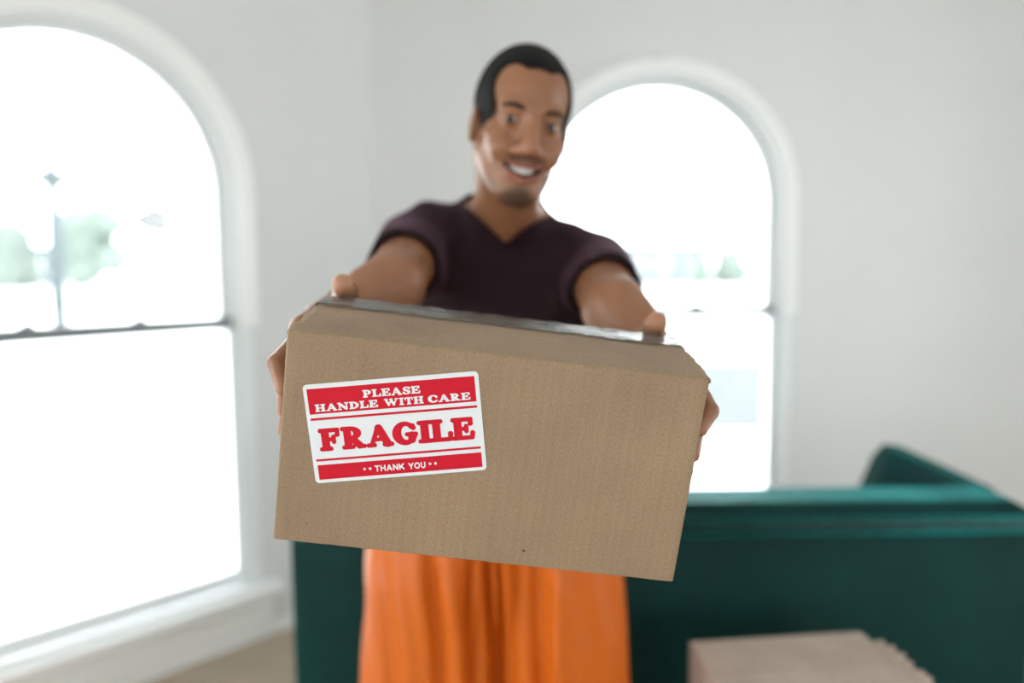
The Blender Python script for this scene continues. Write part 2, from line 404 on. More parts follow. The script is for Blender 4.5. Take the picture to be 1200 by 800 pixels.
tube('lantern', [(0, 0, lz - .35), (0, 0, lz - .25), (0, 0, lz + .05), (0, 0, lz + .12)], [.14, .34, .50, .24], M_POST, lamp, 10)
tube('finial', [(0, 0, lz + .12), (0, 0, lz + .2), (0, 0, lz + .42)], [.2, .14, .06], M_POST, lamp, 8)
tube('cross_arm', [(-.45, 0, lz - .02), (.45, 0, lz - .02)], .07, M_POST, lamp, 8)
# ------------------------------------------------------------------ organic surfaces: distance fields meshed with surface nets
def nrm(v): v = np.asarray(v, float); return v / np.linalg.norm(v)
def cap(a, b, ra, rb=None):
    a = np.asarray(a, np.float32); b = np.asarray(b, np.float32); rb = ra if rb is None else rb
    ba = b - a; L2 = float(ba @ ba) or 1e-9
    def f(P):
        q = P - a; h = np.clip(q @ ba / L2, 0, 1)
        return np.sqrt(((q - h[:, None] * ba) ** 2).sum(1)) - (ra + (rb - ra) * h)
    return f
def ell(c, r, R=None):
    c = np.asarray(c, np.float32); r = np.asarray(r, np.float32)
    def f(P):
        q = P - c
        if R is not None: q = q @ R
        q = q / r; k0 = np.sqrt((q * q).sum(1)) + 1e-9; k1 = np.sqrt(((q / r) ** 2).sum(1)) + 1e-9
        return k0 * (k0 - 1) / k1
    return f
def rbx(c, h, rad, R=None):
    c = np.asarray(c, np.float32); h = np.asarray(h, np.float32)
    def f(P):
        q = P - c
        if R is not None: q = q @ R
        q = np.abs(q) - h + rad
        return np.sqrt((np.maximum(q, 0) ** 2).sum(1)) + np.minimum(q.max(1), 0) - rad
    return f
def plane(p, n):
    p = np.asarray(p, np.float32); n = np.asarray(nrm(n), np.float32)
    return lambda P: (P - p) @ n
def grow(f, d): return lambda P: f(P) - d
def loc(f, T, R):
    T = np.asarray(T, np.float32); R = np.asarray(R, np.float32)
    return lambda P: f((P - T) @ R)
def inter(*fs): return lambda P: np.maximum.reduce([f(P) for f in fs])
def union(*fs): return lambda P: np.minimum.reduce([f(P) for f in fs])
def evalops(ops, P, cull=None):
    """ops: (kind, field, k); cull = (centre value of each op, radius) lets far shapes be skipped"""
    d = np.full(len(P), 1e3, np.float32); dc = 1e3; r = cull[1] if cull else 0
    for i, (op, f, k) in enumerate(ops):
        if cull:
            v = cull[0][i]
            if op == 'add':
                skip = v - r > dc + r + k
                h = max(k - abs(dc - v), 0) / k if k else 0; ndc = min(dc, v) - h * h * k * .25
            elif op == 'sub':
                skip = -(v - r) < dc - r - k; ndc = max(dc, -v)
            elif op == 'int': skip = False; ndc = max(dc, v)
            else: skip = abs(dc) > r + .06; ndc = dc + v
            dc = ndc
            if skip: continue
        v = f(P)
        if op == 'add':
            if k: h = np.maximum(k - np.abs(d - v), 0) / k; d = np.minimum(d, v) - h * h * (k * .25)
            else: d = np.minimum(d, v)
        elif op == 'sub':
            v = -v
            if k: h = np.maximum(k - np.abs(d - v), 0) / k; d = np.maximum(d, v) + h * h * (k * .25)
            else: d = np.maximum(d, v)
        elif op == 'int': d = np.maximum(d, v)
        else: d = d + v
    return d
def net(ops, lo, hi, s, name, m, parent, B=14, tint=None, margin=1.7):
    lo = np.asarray(lo, float); hi = np.asarray(hi, float)
    nb = np.ceil((hi - lo) / (s * B)).astype(int)
    g = np.stack(np.meshgrid(*[np.arange(n) for n in nb], indexing='ij'), -1).reshape(-1, 3)
    cen = (lo + (g + .5) * B * s).astype(np.float32)
    vals = [f(cen) for _, f, _ in ops]
    dall = evalops(ops, cen); rad = B * s * .5 * 1.7321
    act = np.nonzero(np.abs(dall) < rad * margin)[0]
    ii = np.stack(np.meshgrid(*[np.arange(B + 1)] * 3, indexing='ij'), -1).reshape(-1, 3)
    N = (nb * B + 2).astype(np.int64)
    ids, pos, quads = [], [], []
    off = [np.array(o) for o in ((0, 0, 0), (1, 0, 0), (0, 1, 0), (1, 1, 0), (0, 0, 1), (1, 0, 1), (0, 1, 1), (1, 1, 1))]
    edges = [(a, b) for a in range(8) for b in range(a + 1, 8) if bin(a ^ b).count('1') == 1]
    def gid(c): return (c[:, 0] * N[1] + c[:, 1]) * N[2] + c[:, 2]
    for bi in act:
        P = (lo + (g[bi] * B + ii) * s).astype(np.float32)
        D = evalops(ops, P, ([v[bi] for v in vals], rad)).reshape(B + 1, B + 1, B + 1)
        if D.min() > 0 or D.max() < 0: continue
        S = D < 0; base = g[bi] * B
        cs = [S[o[0]:o[0] + B, o[1]:o[1] + B, o[2]:o[2] + B] for o in off]
        cd = [D[o[0]:o[0] + B, o[1]:o[1] + B, o[2]:o[2] + B] for o in off]
        cnt = sum(c.astype(np.int8) for c in cs); cells = np.nonzero((cnt > 0) & (cnt < 8))
        cc = np.stack(cells, -1); cdv = [c[cells] for c in cd]
        acc = np.zeros((len(cc), 3)); num = np.zeros(len(cc))
        for a, b in edges:
            da, db = cdv[a], cdv[b]; mk = (da < 0) != (db < 0); t = np.where(mk, da / np.where(mk, da - db, 1), 0)
            acc += np.where(mk[:, None], off[a] + t[:, None] * (off[b] - off[a]), 0); num += mk
        ids.append(gid((cc + base).astype(np.int64))); pos.append(lo + (base + cc + acc / num[:, None]) * s)
        for ax in range(3):
            u, v = (ax + 1) % 3, (ax + 2) % 3
            sl = [slice(0, B)] * 3; sh = [slice(0, B)] * 3; sh[ax] = slice(1, B + 1)
            A, Bq = S[tuple(sl)], S[tuple(sh)]
            e = np.stack(np.nonzero(A != Bq), -1)
            if not len(e): continue
            inside = A[tuple(e.T)]; e = (e + base).astype(np.int64)
            du = np.zeros(3, np.int64); du[u] = 1; dv = np.zeros(3, np.int64); dv[v] = 1
            q = np.stack([gid(e - du - dv), gid(e - dv), gid(e), gid(e - du)], 1)
            q[~inside] = q[~inside][:, ::-1]; quads.append(q)
    ids = np.concatenate(ids); pos = np.concatenate(pos); quads = np.concatenate(quads)
    order = np.argsort(ids); ids = ids[order]; pos = pos[order]
    qi = np.searchsorted(ids, quads); qi[qi >= len(ids)] = 0
    qi = qi[(ids[qi] == quads).all(1)]
    me = bpy.data.meshes.new(name)
    me.vertices.add(len(pos)); me.vertices.foreach_set('co', pos.astype(np.float32).ravel())
    me.loops.add(qi.size); me.loops.foreach_set('vertex_index', qi.astype(np.int32).ravel())
    me.polygons.add(len(qi)); me.polygons.foreach_set('loop_start', np.arange(0, qi.size, 4, dtype=np.int32))
    try: me.polygons.foreach_set('loop_total', np.full(len(qi), 4, np.int32))
    except Exception: pass
    me.update(calc_edges=True); me.validate()
    if tint is not None:
        at_ = me.color_attributes.new('tint', 'FLOAT_COLOR', 'POINT')
        c = np.ones((len(pos), 4), np.float32); c[:, :3] = tint(pos.astype(np.float32)); at_.data.foreach_set('color', c.ravel())
    return link(name, me, m, parent, True)

# ------------------------------------------------------------------ the parcel the man holds out (box frame: x along, y into depth, z up)
BW, BH, BD = .40, .21097, .27
BR = rz(.0133217) @ rx(.12244393) @ ry(.1310246)
BT = np.array([-.02459526, .75546221, 1.2143059])
def W(x, y, z): return BR @ np.array([x, y, z]) + BT
bm4 = np.eye(4); bm4[:3, :3] = BR; bm4[:3, 3] = BT
parcel = tag(empty('parcel'), 'brown cardboard parcel with red and white fragile sticker held out by the man', 'box')
parcel.matrix_world = Matrix(bm4.tolist())
rnd = random.Random(4)
def top(y):                                   # profile of the closed lid, pushed down at the rear by the thumbs
    xs = [0, .02, .06, .125, .135, .165, .19, .23, .272]; ys = [0, .0005, .003, .0055, .0055, .004, -.006, -.025, -.041]
    return BH / 2 + float(np.interp(y, xs, ys))
def carton_body():
    bm = bmesh.new(); hx, hz = BW / 2, BH / 2
    box_bm(bm, -hx, hx, 0, BD, -hz, hz)
    for v in bm.verts:
        if v.co.y > BD - .001 and v.co.z > 0: v.co.z -= .045
    bmesh.ops.subdivide_edges(bm, edges=[e for e in bm.edges if abs((e.verts[0].co - e.verts[1].co).x) > .1], cuts=47)
    bmesh.ops.bevel(bm, geom=[e for e in bm.edges if len(e.link_faces) == 2 and e.calc_face_angle(0) > .5], offset=.0022, segments=3, profile=.5, affect='EDGES')
    r = random.Random(2)
    for v in bm.verts:
        if abs(v.co.x) < hx - .004 and abs(v.co.z) > hz - .004 and v.co.y < .004:
            v.co.z += .00025 * math.sin(v.co.x * 210) * math.sin(v.co.x * 83 + 1) + r.uniform(-.00015, .00015)
    return bm
bm_obj('carton', carton_body(), M_CARD, parcel, True)
def sheet(name, ys, x0, x1, zf, th, m, parent, nx=40, jag=None, smooth=True):
    """a thin sheet following the lid; jag(side, y) pushes its ends out or in"""
    vs, fs = [], []; ny = len(ys)
    for k in (0, 1):
        for y in ys:
            for i in range(nx + 1):
                t = i / nx; a = x0 + (jag(-1, y) if jag else 0); b = x1 + (jag(1, y) if jag else 0)
                x = a + (b - a) * t; vs.append((x, y, zf(x, y) + k * th))
    def I(k, j, i): return (k * ny + j) * (nx + 1) + i
    for k in (0, 1):
        for j in range(ny - 1):
            for i in range(nx): fs.append((I(k, j, i), I(k, j, i + 1), I(k, j + 1, i + 1), I(k, j + 1, i)))
    for i in range(nx):
        for j in (0, ny - 1): fs.append((I(0, j, i), I(0, j, i + 1), I(1, j, i + 1), I(1, j, i)))
    for j in range(ny - 1):
        for i in (0, nx): fs.append((I(0, j, i), I(0, j + 1, i), I(1, j + 1, i), I(1, j, i)))
    return pyd(name, vs, fs, m, parent, smooth)
def jagl(side, y):                            # worn flap ends: nicked on the left, curled in on the right
    w = .0010 * math.sin(y * 310 + side) + .0009 * math.sin(y * 170 + 2)
    if side < 0: return w + .0035 * min(1, max(0, (y - .01) / .03)) + .0012 * math.sin(y * 900) * math.sin(y * 77)
    return w * .6 - .004 * (y / .13) ** 2
def zlid(x, y): return top(y) - .0005 - .0024 * max(0, 1 - y / .016) ** 2 + .0005 * math.sin(x * 60 + y * 30) * min(1, y * 12)
sheet('front_flap', list(np.concatenate([[.0003, .002, .004, .007, .011], np.linspace(.016, .131, 24)])), -BW / 2, BW / 2, zlid, .0030, M_CARD, parcel, 60, jagl)
sheet('rear_flap', list(np.linspace(.1335, BD, 22)), -BW / 2 + .006, BW / 2 - .006, zlid, .0030, M_CARD, parcel, 60, lambda s, y: .001 * math.sin(y * 260 + s) - s * .012 * min(1, max(0, (y - .18) / .04)))
for s_ in (-1, 1):                            # the short flaps tucked under the long ones
    a, b = sorted((s_ * (BW / 2 - .003), s_ * .09))
    bx('tucked_flap', a, b, .008, .165, BH / 2 - .0035, BH / 2 - .0008, M_CARD, parcel)
def ztape(x, y):
    e = (.0008 * math.sin(x * 140 + y * 55) + .0006 * math.sin(x * 47 + 1.3)) * (1 if y < .112 or y > .15 else .35)
    return top(y) + .0036 + abs(e)
tp = sheet('packing_tape', list(np.linspace(.102, .168, 16)), -BW / 2 + .004, BW / 2 - .003, ztape, .00012, M_TAPE, parcel, 150, lambda s, y: .002 * math.sin(y * 500) + s * .001)
for s_ in (-1, 1):
    vs = []; nt_ = 12
    for i in range(nt_ + 1):
        y = .104 + .06 * i / nt_
        vs += [(s_ * (BW / 2 - .003), y, top(y) + .0036), (s_ * (BW / 2 + .0028), y, min(BH / 2, top(y)) + .001), (s_ * (BW / 2 + .0012), y, BH / 2 - .034 + .003 * math.sin(i * 2.1))]
    fs = [(i * 3 + k, i * 3 + k + 1, i * 3 + k + 4, i * 3 + k + 3) for i in range(nt_) for k in (0, 1)]
    pyd('tape_end', vs, fs, M_TAPE, tp, False)

# sticker and its lettering -------------------------------------------------
SW, SH = .1660, .09887
SA = math.radians(11.6337)
sx, sz = np.array([math.cos(SA), math.sin(SA)]), np.array([-math.sin(SA), math.cos(SA)])
SCN = np.array([-.09097, .02334])
def spt(u, v, y): p = SCN + sx * (u - .5) * SW + sz * (.5 - v) * SH; return (p[0], y, p[1])
def rrect(u0, u1, v0, v1, r, n=6):
    """outline in sticker coordinates, corner radius r in metres"""
    out = []
    for (cu, cv, a0) in ((u1, v0, 0), (u0, v0, 90), (u0, v1, 180), (u1, v1, 270)):
        for i in range(n + 1):
            a = math.radians(a0 + 90 * i / n)
            out.append((cu + (math.cos(a) - (1 if cu == u1 else -1)) * r / SW, cv - (math.sin(a) - (1 if cv == v0 else -1)) * r / SH))
    return out
def decal(name, poly, y, m, parent, th=None):
    n = len(poly); vs = [spt(u, v, y) for u, v in poly]; fs = [tuple(range(n))]
    if th:
        vs += [spt(u, v, y + th) for u, v in poly]; fs += [tuple(range(n, 2 * n))] + [(i, (i + 1) % n, n + (i + 1) % n, n + i) for i in range(n)]
    return pyd(name, vs, fs, m, parent)
st = decal('sticker', rrect(0, 1, 0, 1, .004, 8), -.0005, M_STICK, parcel, .0006)
YB, YL = -.00058, -.00066
for u0, u1, v0, v1 in ((.020, .977, .045, .298), (.024, .977, .815, .966)):
    decal('red_band', [(u0, v0), (u1, v0), (u1, v1), (u0, v1)], YB, M_RED, st)
for v0, v1 in ((.337, .361), (.754, .777)):
    decal('red_line', [(.020, v0), (.977, v0), (.977, v1), (.020, v1)], YB, M_RED, st)
# slab letters with swollen, rounded serifs, drawn as 2-D distance fields in a cell one capital high
def g_seg(x0, y0, x1, y1, r0, r1=None):
    r1 = r0 if r1 is None else r1
    def f(X, Y):
        dx, dy = x1 - x0, y1 - y0; h = np.clip(((X - x0) * dx + (Y - y0) * dy) / (dx * dx + dy * dy + 1e-9), 0, 1)
        return np.hypot(X - x0 - h * dx, Y - y0 - h * dy) - (r0 + (r1 - r0) * h)
    return f
def g_box(cx, cy, hx, hy, r=.05):
    def f(X, Y):
        a = np.abs(X - cx) - hx + r; b = np.abs(Y - cy) - hy + r
        return np.hypot(np.maximum(a, 0), np.maximum(b, 0)) + np.minimum(np.maximum(a, b), 0) - r
    return f
def g_ell(cx, cy, a, b):
    def f(X, Y):
        u, v = (X - cx) / a, (Y - cy) / b; k = np.hypot(u, v) + 1e-9; k1 = np.hypot(u / a, v / b) + 1e-9
        return k * (k - 1) / k1
    return f
def g_ring(o, i): return lambda X, Y: np.maximum(g_ell(*o)(X, Y), -g_ell(*i)(X, Y))
def g_cut(f, *cuts): return lambda X, Y: np.maximum.reduce([f(X, Y)] + [-c(X, Y) for c in cuts])
def g_right(f, x): return lambda X, Y: np.maximum(f(X, Y), x - X)
SF = lambda x, y, h: g_box(x, y, h, .062, .06)          # serif
ST = lambda x, h=.14: g_box(x, .5, h, .47, .05)         # stem
GL = {
 'F': (.95, [ST(.28), SF(.28, .06, .27), g_box(.47, .935, .45, .062, .05), g_seg(.86, .90, .84, .71, .05, .075), g_box(.5, .50, .20, .055), g_seg(.66, .62, .66, .37, .06, .06)]),
 'E': (1.0, [ST(.28), g_box(.48, .935, .46, .062, .05), g_seg(.88, .90, .86, .73, .05, .075), g_box(.5, .50, .20, .055), g_seg(.66, .62, .66, .38, .06, .06), g_box(.49, .065, .47, .062, .05), g_seg(.92, .10, .93, .28, .05, .075)]),
 'L': (.98, [ST(.28), SF(.28, .935, .27), g_box(.48, .065, .46, .062, .05), g_seg(.88, .10, .90, .32, .05, .08)]),
 'I': (.62, [ST(.31, .145), SF(.31, .06, .29), SF(.31, .94, .29)]),
 'R': (1.1, [ST(.28), SF(.28, .06, .27), SF(.25, .94, .24), g_right(g_ring((.43, .71, .46, .285), (.42, .71, .18, .17)), .28), g_seg(.52, .42, .80, .12, .12, .13), g_box(.93, .065, .15, .062, .05)]),
 'P': (.98, [ST(.28), SF(.28, .06, .28), SF(.25, .94, .24), g_right(g_ring((.43, .68, .50, .315), (.42, .68, .22, .19)), .28)]),
 'A': (1.22, [g_seg(.56, .88, .22, .08, .075, .06), g_seg(.60, .84, .96, .10, .15, .14), g_box(.56, .32, .26, .05), SF(.20, .06, .20), SF(.98, .06, .23)]),
 'G': (1.12, [g_cut(g_ring((.54, .5, .53, .52), (.60, .52, .26, .37)), g_box(.98, .60, .33, .13, .03)), g_seg(.93, .86, .95, .74, .05, .07), g_box(.84, .45, .26, .058, .05), g_seg(.86, .40, .84, .18, .13, .13)]),
 'C': (1.05, [g_cut(g_ring((.54, .5, .53, .52), (.60, .52, .26, .37)), g_box(1.0, .48, .36, .20, .03)), g_seg(.92, .86, .94, .70, .05, .08), g_seg(.78, .12, .96, .28, .06, .055)]),
 'S': (.88, [g_cut(g_ring((.46, .72, .39, .29), (.46, .72, .17, .15)), g_box(.75, .54, .3, .17, .02)), g_cut(g_ring((.45, .28, .42, .29), (.43, .28, .20, .15)), g_box(.15, .47, .3, .17, .02)), g_seg(.28, .60, .66, .38, .13, .13), g_seg(.78, .92, .78, .70, .05, .07), g_seg(.09, .08, .09, .30, .05, .07)]),
 'H': (1.2, [ST(.28), ST(.92), SF(.28, .06, .27), SF(.28, .94, .27), SF(.92, .06, .27), SF(.92, .94, .27), g_box(.6, .5, .3, .06)]),
 'N': (1.25, [g_box(.24, .5, .07, .47, .05), g_box(1.02, .5, .07, .47, .05), SF(.24, .06, .22), SF(.2, .94, .19), SF(1.02, .94, .22), g_seg(.26, .86, .96, .12, .14, .14)]),
 'D': (1.12, [ST(.28), SF(.22, .06, .21), SF(.22, .94, .21), g_right(g_ring((.32, .5, .76, .5), (.36, .5, .40, .37)), .28)]),
 'W': (1.7, [g_seg(.22, .9, .52, .14, .13, .12), g_seg(.52, .10, .82, .86, .06, .06), g_seg(.82, .88, 1.12, .14, .13, .12), g_seg(1.12, .10, 1.46, .9, .06, .06), SF(.22, .94, .22), SF(.82, .94, .20), SF(1.47, .94, .20)]),
 'T': (1.02, [ST(.51), SF(.51, .06, .27), g_box(.51, .935, .47, .062, .05), g_seg(.09, .90, .09, .70, .05, .075), g_seg(.93, .90, .93, .70, .05, .075)]),
}
R_ = .095
GS = {
 'T': (.86, [g_box(.43, .5, R_, .5, .01), g_box(.43, .91, .42, .09, .01)]),
 'H': (.92, [g_box(.13, .5, R_, .5, .01), g_box(.79, .5, R_, .5, .01), g_box(.46, .51, .3, .085, .01)]),
 'A': (1.0, [g_seg(.48, .90, .12, .05, .1), g_seg(.52, .90, .88, .05, .1), g_box(.5, .30, .25, .075, .01)]),
 'N': (.94, [g_box(.13, .5, R_, .5, .01), g_box(.81, .5, R_, .5, .01), g_seg(.15, .90, .79, .10, .1)]),
 'K': (.94, [g_box(.13, .5, R_, .5, .01), g_seg(.2, .40, .78, .92, .1), g_seg(.40, .54, .82, .08, .105)]),
 'Y': (.94, [g_box(.47, .25, R_, .25, .01), g_seg(.47, .45, .12, .92, .1), g_seg(.47, .45, .82, .92, .1)]),
 'O': (1.06, [g_ring((.53, .5, .52, .52), (.53, .5, .32, .33))]),
 'U': (.92, [g_cut(g_ring((.46, .38, .42, .39), (.46, .38, .235, .21)), g_box(.46, .7, .6, .32, .01)), g_box(.135, .68, R_, .32, .01), g_box(.785, .68, R_, .32, .01)]),
}
def glyph_polys(parts, w, n, bold=0.0):
    """fill a glyph's field with clipped cells (marching squares); returns vertices and faces in glyph units"""
    h = 1.16 / n; nx = int(math.ceil((w + .16) / h)); xs = -.08 + h * np.arange(nx + 1); ys = -.08 + h * np.arange(n + 1)
    X, Y = np.meshgrid(xs, ys, indexing='ij'); D = np.minimum.reduce([p(X, Y) for p in parts]) - bold
    vs, fs, key = [], [], {}
    def vert(k, x, y):
        if k not in key: key[k] = len(vs); vs.append((x, y))
        return key[k]
    for i in range(nx):
        j = 0
        while j < n:
            c = [(i, j), (i + 1, j), (i + 1, j + 1), (i, j + 1)]; d = [D[a] for a in c]
            if min(d) >= 0: j += 1; continue
            poly = []
            for k in range(4):
                a, b = c[k], c[(k + 1) % 4]; da, db = d[k], d[(k + 1) % 4]
                if da < 0: poly.append(vert(a, xs[a[0]], ys[a[1]]))
                if (da < 0) != (db < 0):
                    t = da / (da - db); e = (min(a, b), max(a, b))
                    poly.append(vert(e, xs[a[0]] + t * (xs[b[0]] - xs[a[0]]), ys[a[1]] + t * (ys[b[1]] - ys[a[1]])))
            if len(poly) > 2: fs.append(tuple(poly))
            j += 1
    return vs, fs
def lettering(text, font, u0, u1, v0, v1, m, res, gap=.06, slots=None, bold=.02):
    """one mesh per line of print; cap height from v1 (foot) up to v0"""
    wid = [font[c][0] for c in text]; tot = sum(wid) + gap * (len(text) - 1); x = 0; V, Fc = [], []
    for k, c in enumerate(text):
        w, parts = font[c]
        if slots: a, b = slots[k]
        else: a = u0 + (u1 - u0) * x / tot; b = u0 + (u1 - u0) * (x + w) / tot
        gv, gf = glyph_polys(parts, w, res, bold); o = len(V)
        V += [spt(a + (b - a) * gx / w, v1 + (v0 - v1) * gy, YL) for gx, gy in gv]; Fc += [tuple(o + i for i in f) for f in gf]
        x += w + gap
    return pyd('lettering', V, Fc, m, st)
lettering('FRAGILE', GL, 0, 1, .455, .668, M_RED, 44, slots=[(.055, .174), (.184, .320), (.326, .478), (.480, .622), (.624, .704), (.696, .821), (.819, .947)], bold=.045)
lettering('PLEASE', GL, .334, .662, .098, .170, M_STICK, 22)
lettering('HANDLE', GL, .054, .414, .203, .274, M_STICK, 22)
lettering('WITH', GL, .452, .676, .203, .274, M_STICK, 22)
lettering('CARE', GL, .702, .944, .203, .274, M_STICK, 22)
lettering('THANK', GS, .352, .524, .865, .926, M_STICK, 20, .12)
lettering('YOU', GS, .549, .648, .867, .928, M_STICK, 20, .12)
for u in (.293, .325, .674, .706):
    decal('star', [(u + math.sin(PI * k / 5) * (.0019 if k % 2 == 0 else .0009) / SW, .891 - math.cos(PI * k / 5) * (.0019 if k % 2 == 0 else .0009) / SH) for k in range(10)], YL, M_STICK, st)

# ------------------------------------------------------------------ sofa seen from behind
SX0, SX1, SY0 = -.533, 1.245, 1.84
sofa = tag(empty('sofa', (.34, 2.2, 0)), 'teal velvet sofa standing with its back to the camera', 'sofa')
def sp(name, x0, x1, y0, y1, z0, z1, m=M_VELVET, bev=.012, seg=3, par=None):
    o = bx(name, x0 - .34, x1 - .34, y0 - 2.2, y1 - 2.2, z0, z1, m, par or sofa, bev, seg, True); return o
sp('back_panel', SX0, SX1, SY0, SY0 + .10, .12, .775)
bm = bmesh.new()                                # capping along the top of the back, its right end cut off slantwise
pr = [(SX0, .808), (SX1 - .002, .808), (SX1 - .070, .846), (SX0, .846)]
prism('top_cap', [(x - .34, z) for x, z in pr], SY0 - .006 - 2.2, SY0 + .115 - 2.2, M_VELVET, sofa); bm.free()
tube('piping_roll', [(SX0 + .004 - .34, SY0 - .006 - 2.2, .787), (SX1 - .004 - .34, SY0 - .006 - 2.2, .787)], .0205, M_VELVET, sofa, 14)
tube('piping_roll', [(SX0 + .004 - .34, SY0 - .008 - 2.2, .15), (SX1 - .004 - .34, SY0 - .008 - 2.2, .15)], .012, M_VELVET, sofa, 10)
for a, b in ((SX0, SX0 + .13), (SX1 - .13, SX1)):
    sp('arm', a, b, SY0 + .101, SY0 + .86, .12, .47, bev=.03)
sp('seat_base', SX0 + .131, SX1 - .131, SY0 + .101, SY0 + .84, .12, .30)
mid = (SX0 + SX1) / 2
for a, b in ((SX0 + .135, mid - .003), (mid + .003, SX1 - .135)):
    sp('seat_cushion', a, b, SY0 + .105, SY0 + .85, .302, .44, bev=.04)
for a in (SX0 + .07, SX1 - .07):
    for b in (SY0 + .07, SY0 + .78):
        tube('leg', [(a - .34, b - 2.2, 0), (a - .34, b - 2.2, .121)], [.016, .026], M_WOODLEG, sofa, 10)
# throw pillow leaning on the inside of the back, one corner up
pil = empty('throw_pillow', (1.0, 2.04, .70))
tag(pil, 'teal velvet cushion whose corner pokes up behind the sofa back', 'cushion')
def pillow_mesh(n=22, w=.168, t=.062):
    vs, fs = [], []
    for s in (-1, 1):
        for i in range(n + 1):
            for j in range(n + 1):
                u, v = i / n * 2 - 1, j / n * 2 - 1
                k = (1 - u ** 4) * (1 - v ** 4); pin = 1 - .07 * (u * v) ** 6
                vs.append((u * w * pin, s * (t * k ** .6 - .012 * math.exp(-((u - .55) ** 2 + (v - .1) ** 2) * 30)) + .0005 * s, v * w * pin))
    m_ = (n + 1) ** 2
    for s in (0, 1):
        for i in range(n):
            for j in range(n):
                a = s * m_ + i * (n + 1) + j; fs.append((a, a + 1, a + n + 2, a + n + 1))
    bd = [(i, 0) for i in range(n)] + [(n, j) for j in range(n)] + [(i, n) for i in range(n, 0, -1)] + [(0, j) for j in range(n, 0, -1)]
    for k in range(len(bd)):
        a = bd[k][0] * (n + 1) + bd[k][1]; q = bd[(k + 1) % len(bd)]; b = q[0] * (n + 1) + q[1]; fs.append((a, b, m_ + b, m_ + a))
    return vs, fs
pv, pf = pillow_mesh()
PM = rz(math.radians(-12)) @ rx(math.radians(-22)) @ ry(math.radians(25))
pv = [PM @ np.array(v) for v in pv]
cm = pyd('cover', pv, pf, M_VELVET, pil, True)
tube('piping', [PM @ np.array((.171 * a, 0, .171 * b)) for a, b in ((-.93, -.93), (-.7, -1), (.7, -1), (.93, -.93), (1, -.7), (1, .7), (.93, .93), (.7, 1), (-.7, 1), (-.93, .93), (-1, .7), (-1, -.7), (-.93, -.93))], .005, M_VELVET, pil, 8)
top_z = max(v[2] for v in pv)
pk = max(pv, key=lambda v: v[2])
tgt = at(1042, 523, 2.22)
pil.location = (tgt[0] - pk[0], 2.22 - pk[1], tgt[2] - top_z)

# ------------------------------------------------------------------ cardboard carton low in front of the sofa
mb = tag(empty('moving_box', (.372, 1.405, 0), math.radians(6.0)), 'closed tall cardboard carton standing in front of the sofa', 'box')
MW, MD, MH = .371, .30, .64
for nm, a in (('front_wall', (0, MW, -.10, -.096, 0, MH - .004)), ('rear_wall', (0, MW, .151, .155, 0, MH - .004)), ('side_wall', (0, .004, -.096, .151, 0, MH - .004)), ('side_wall', (MW - .004, MW, -.096, .151, 0, MH - .004)), ('base', (.004, MW - .004, -.096, .151, 0, .004))):
    bx(nm, *a, M_CARD2, mb, .001)
bx('top_flap', 0, MW - .004, -.10, .026, MH - .004, MH, M_CARD2, mb, .0012)
bx('top_flap', 0, MW - .004, .029, .155, MH - .004, MH, M_CARD2, mb, .0012)
rj = random.Random(9)
ed = [(MW - .006, .10)] + [(MW + .006 + rj.uniform(-.004, .016), .10 - .011 * k) for k in range(18)] + [(MW - .006, -.098)]
nE = len(ed); vs = [(x, y, MH + .0002) for x, y in ed] + [(x, y, MH + .0042 + .006 * max(0, x - MW) / .02) for x, y in ed]
pyd('torn_flap_edge', vs, [tuple(range(nE)), tuple(range(nE, 2 * nE))] + [(i, (i + 1) % nE, nE + (i + 1) % nE, nE + i) for i in range(nE)], M_CARD2, mb)
# ------------------------------------------------------------------ the man
V3 = lambda *a: np.array(a, float)
man_loc = Vector((-.03, 1.55, 0))
man = tag(empty('person', man_loc), 'smiling man in maroon v-neck t-shirt and orange trousers holding out the parcel', 'person')
def own(o, parent=None):                      # keep world placement under the man
    o.parent = parent or man
    o.matrix_parent_inverse = Matrix.Translation(-man_loc)
    return o
# head frame: eyes at z = 0, face towards -y
HR = rz(math.radians(11)) @ rx(math.radians(7)) @ ry(math.radians(10))
eye_mid = at(623, 144, 1.215)
HT = eye_mid - HR @ V3(0, -.086, 0)
def hd(f): return loc(f, HT, HR)
def hp(x, y, z): return HR @ V3(x, y, z) + HT
cranium = ell((0, .014, .036), (.0700, .094, .084))
fore = ell((0, -.026, .030), (.0605, .068, .074))
head = [
    ('add', cranium, 0), ('add', fore, .02),
    ('add', ell((0, -.028, -.030), (.0575, .060, .068)), .02),
    ('add', ell((0, -.030, -.070), (.048, .056, .046)), .02),
    ('add', cap((0, -.066, -.104), (0, -.060, -.100), .020), .022),
]
for s in (-1, 1):
    head += [('add', cap((s * .051, .006, -.050), (s * .020, -.060, -.102), .014, .014), .03),
             ('add', ell((s * .041, -.060, -.026), (.022, .020, .015)), .018),
             ('add', ell((s * .038, -.076, -.045), (.018, .016, .018)), .016),
             ('add', cap((s * .012, -.091, .019), (s * .044, -.079, .020), .0075, .006), .014)]
head += [('add', cap((0, -.088, .010), (0, -.112, -.034), .0085, .0115), .014),
         ('add', ell((0, -.112, -.040), (.0135, .0135, .011)), .010)]
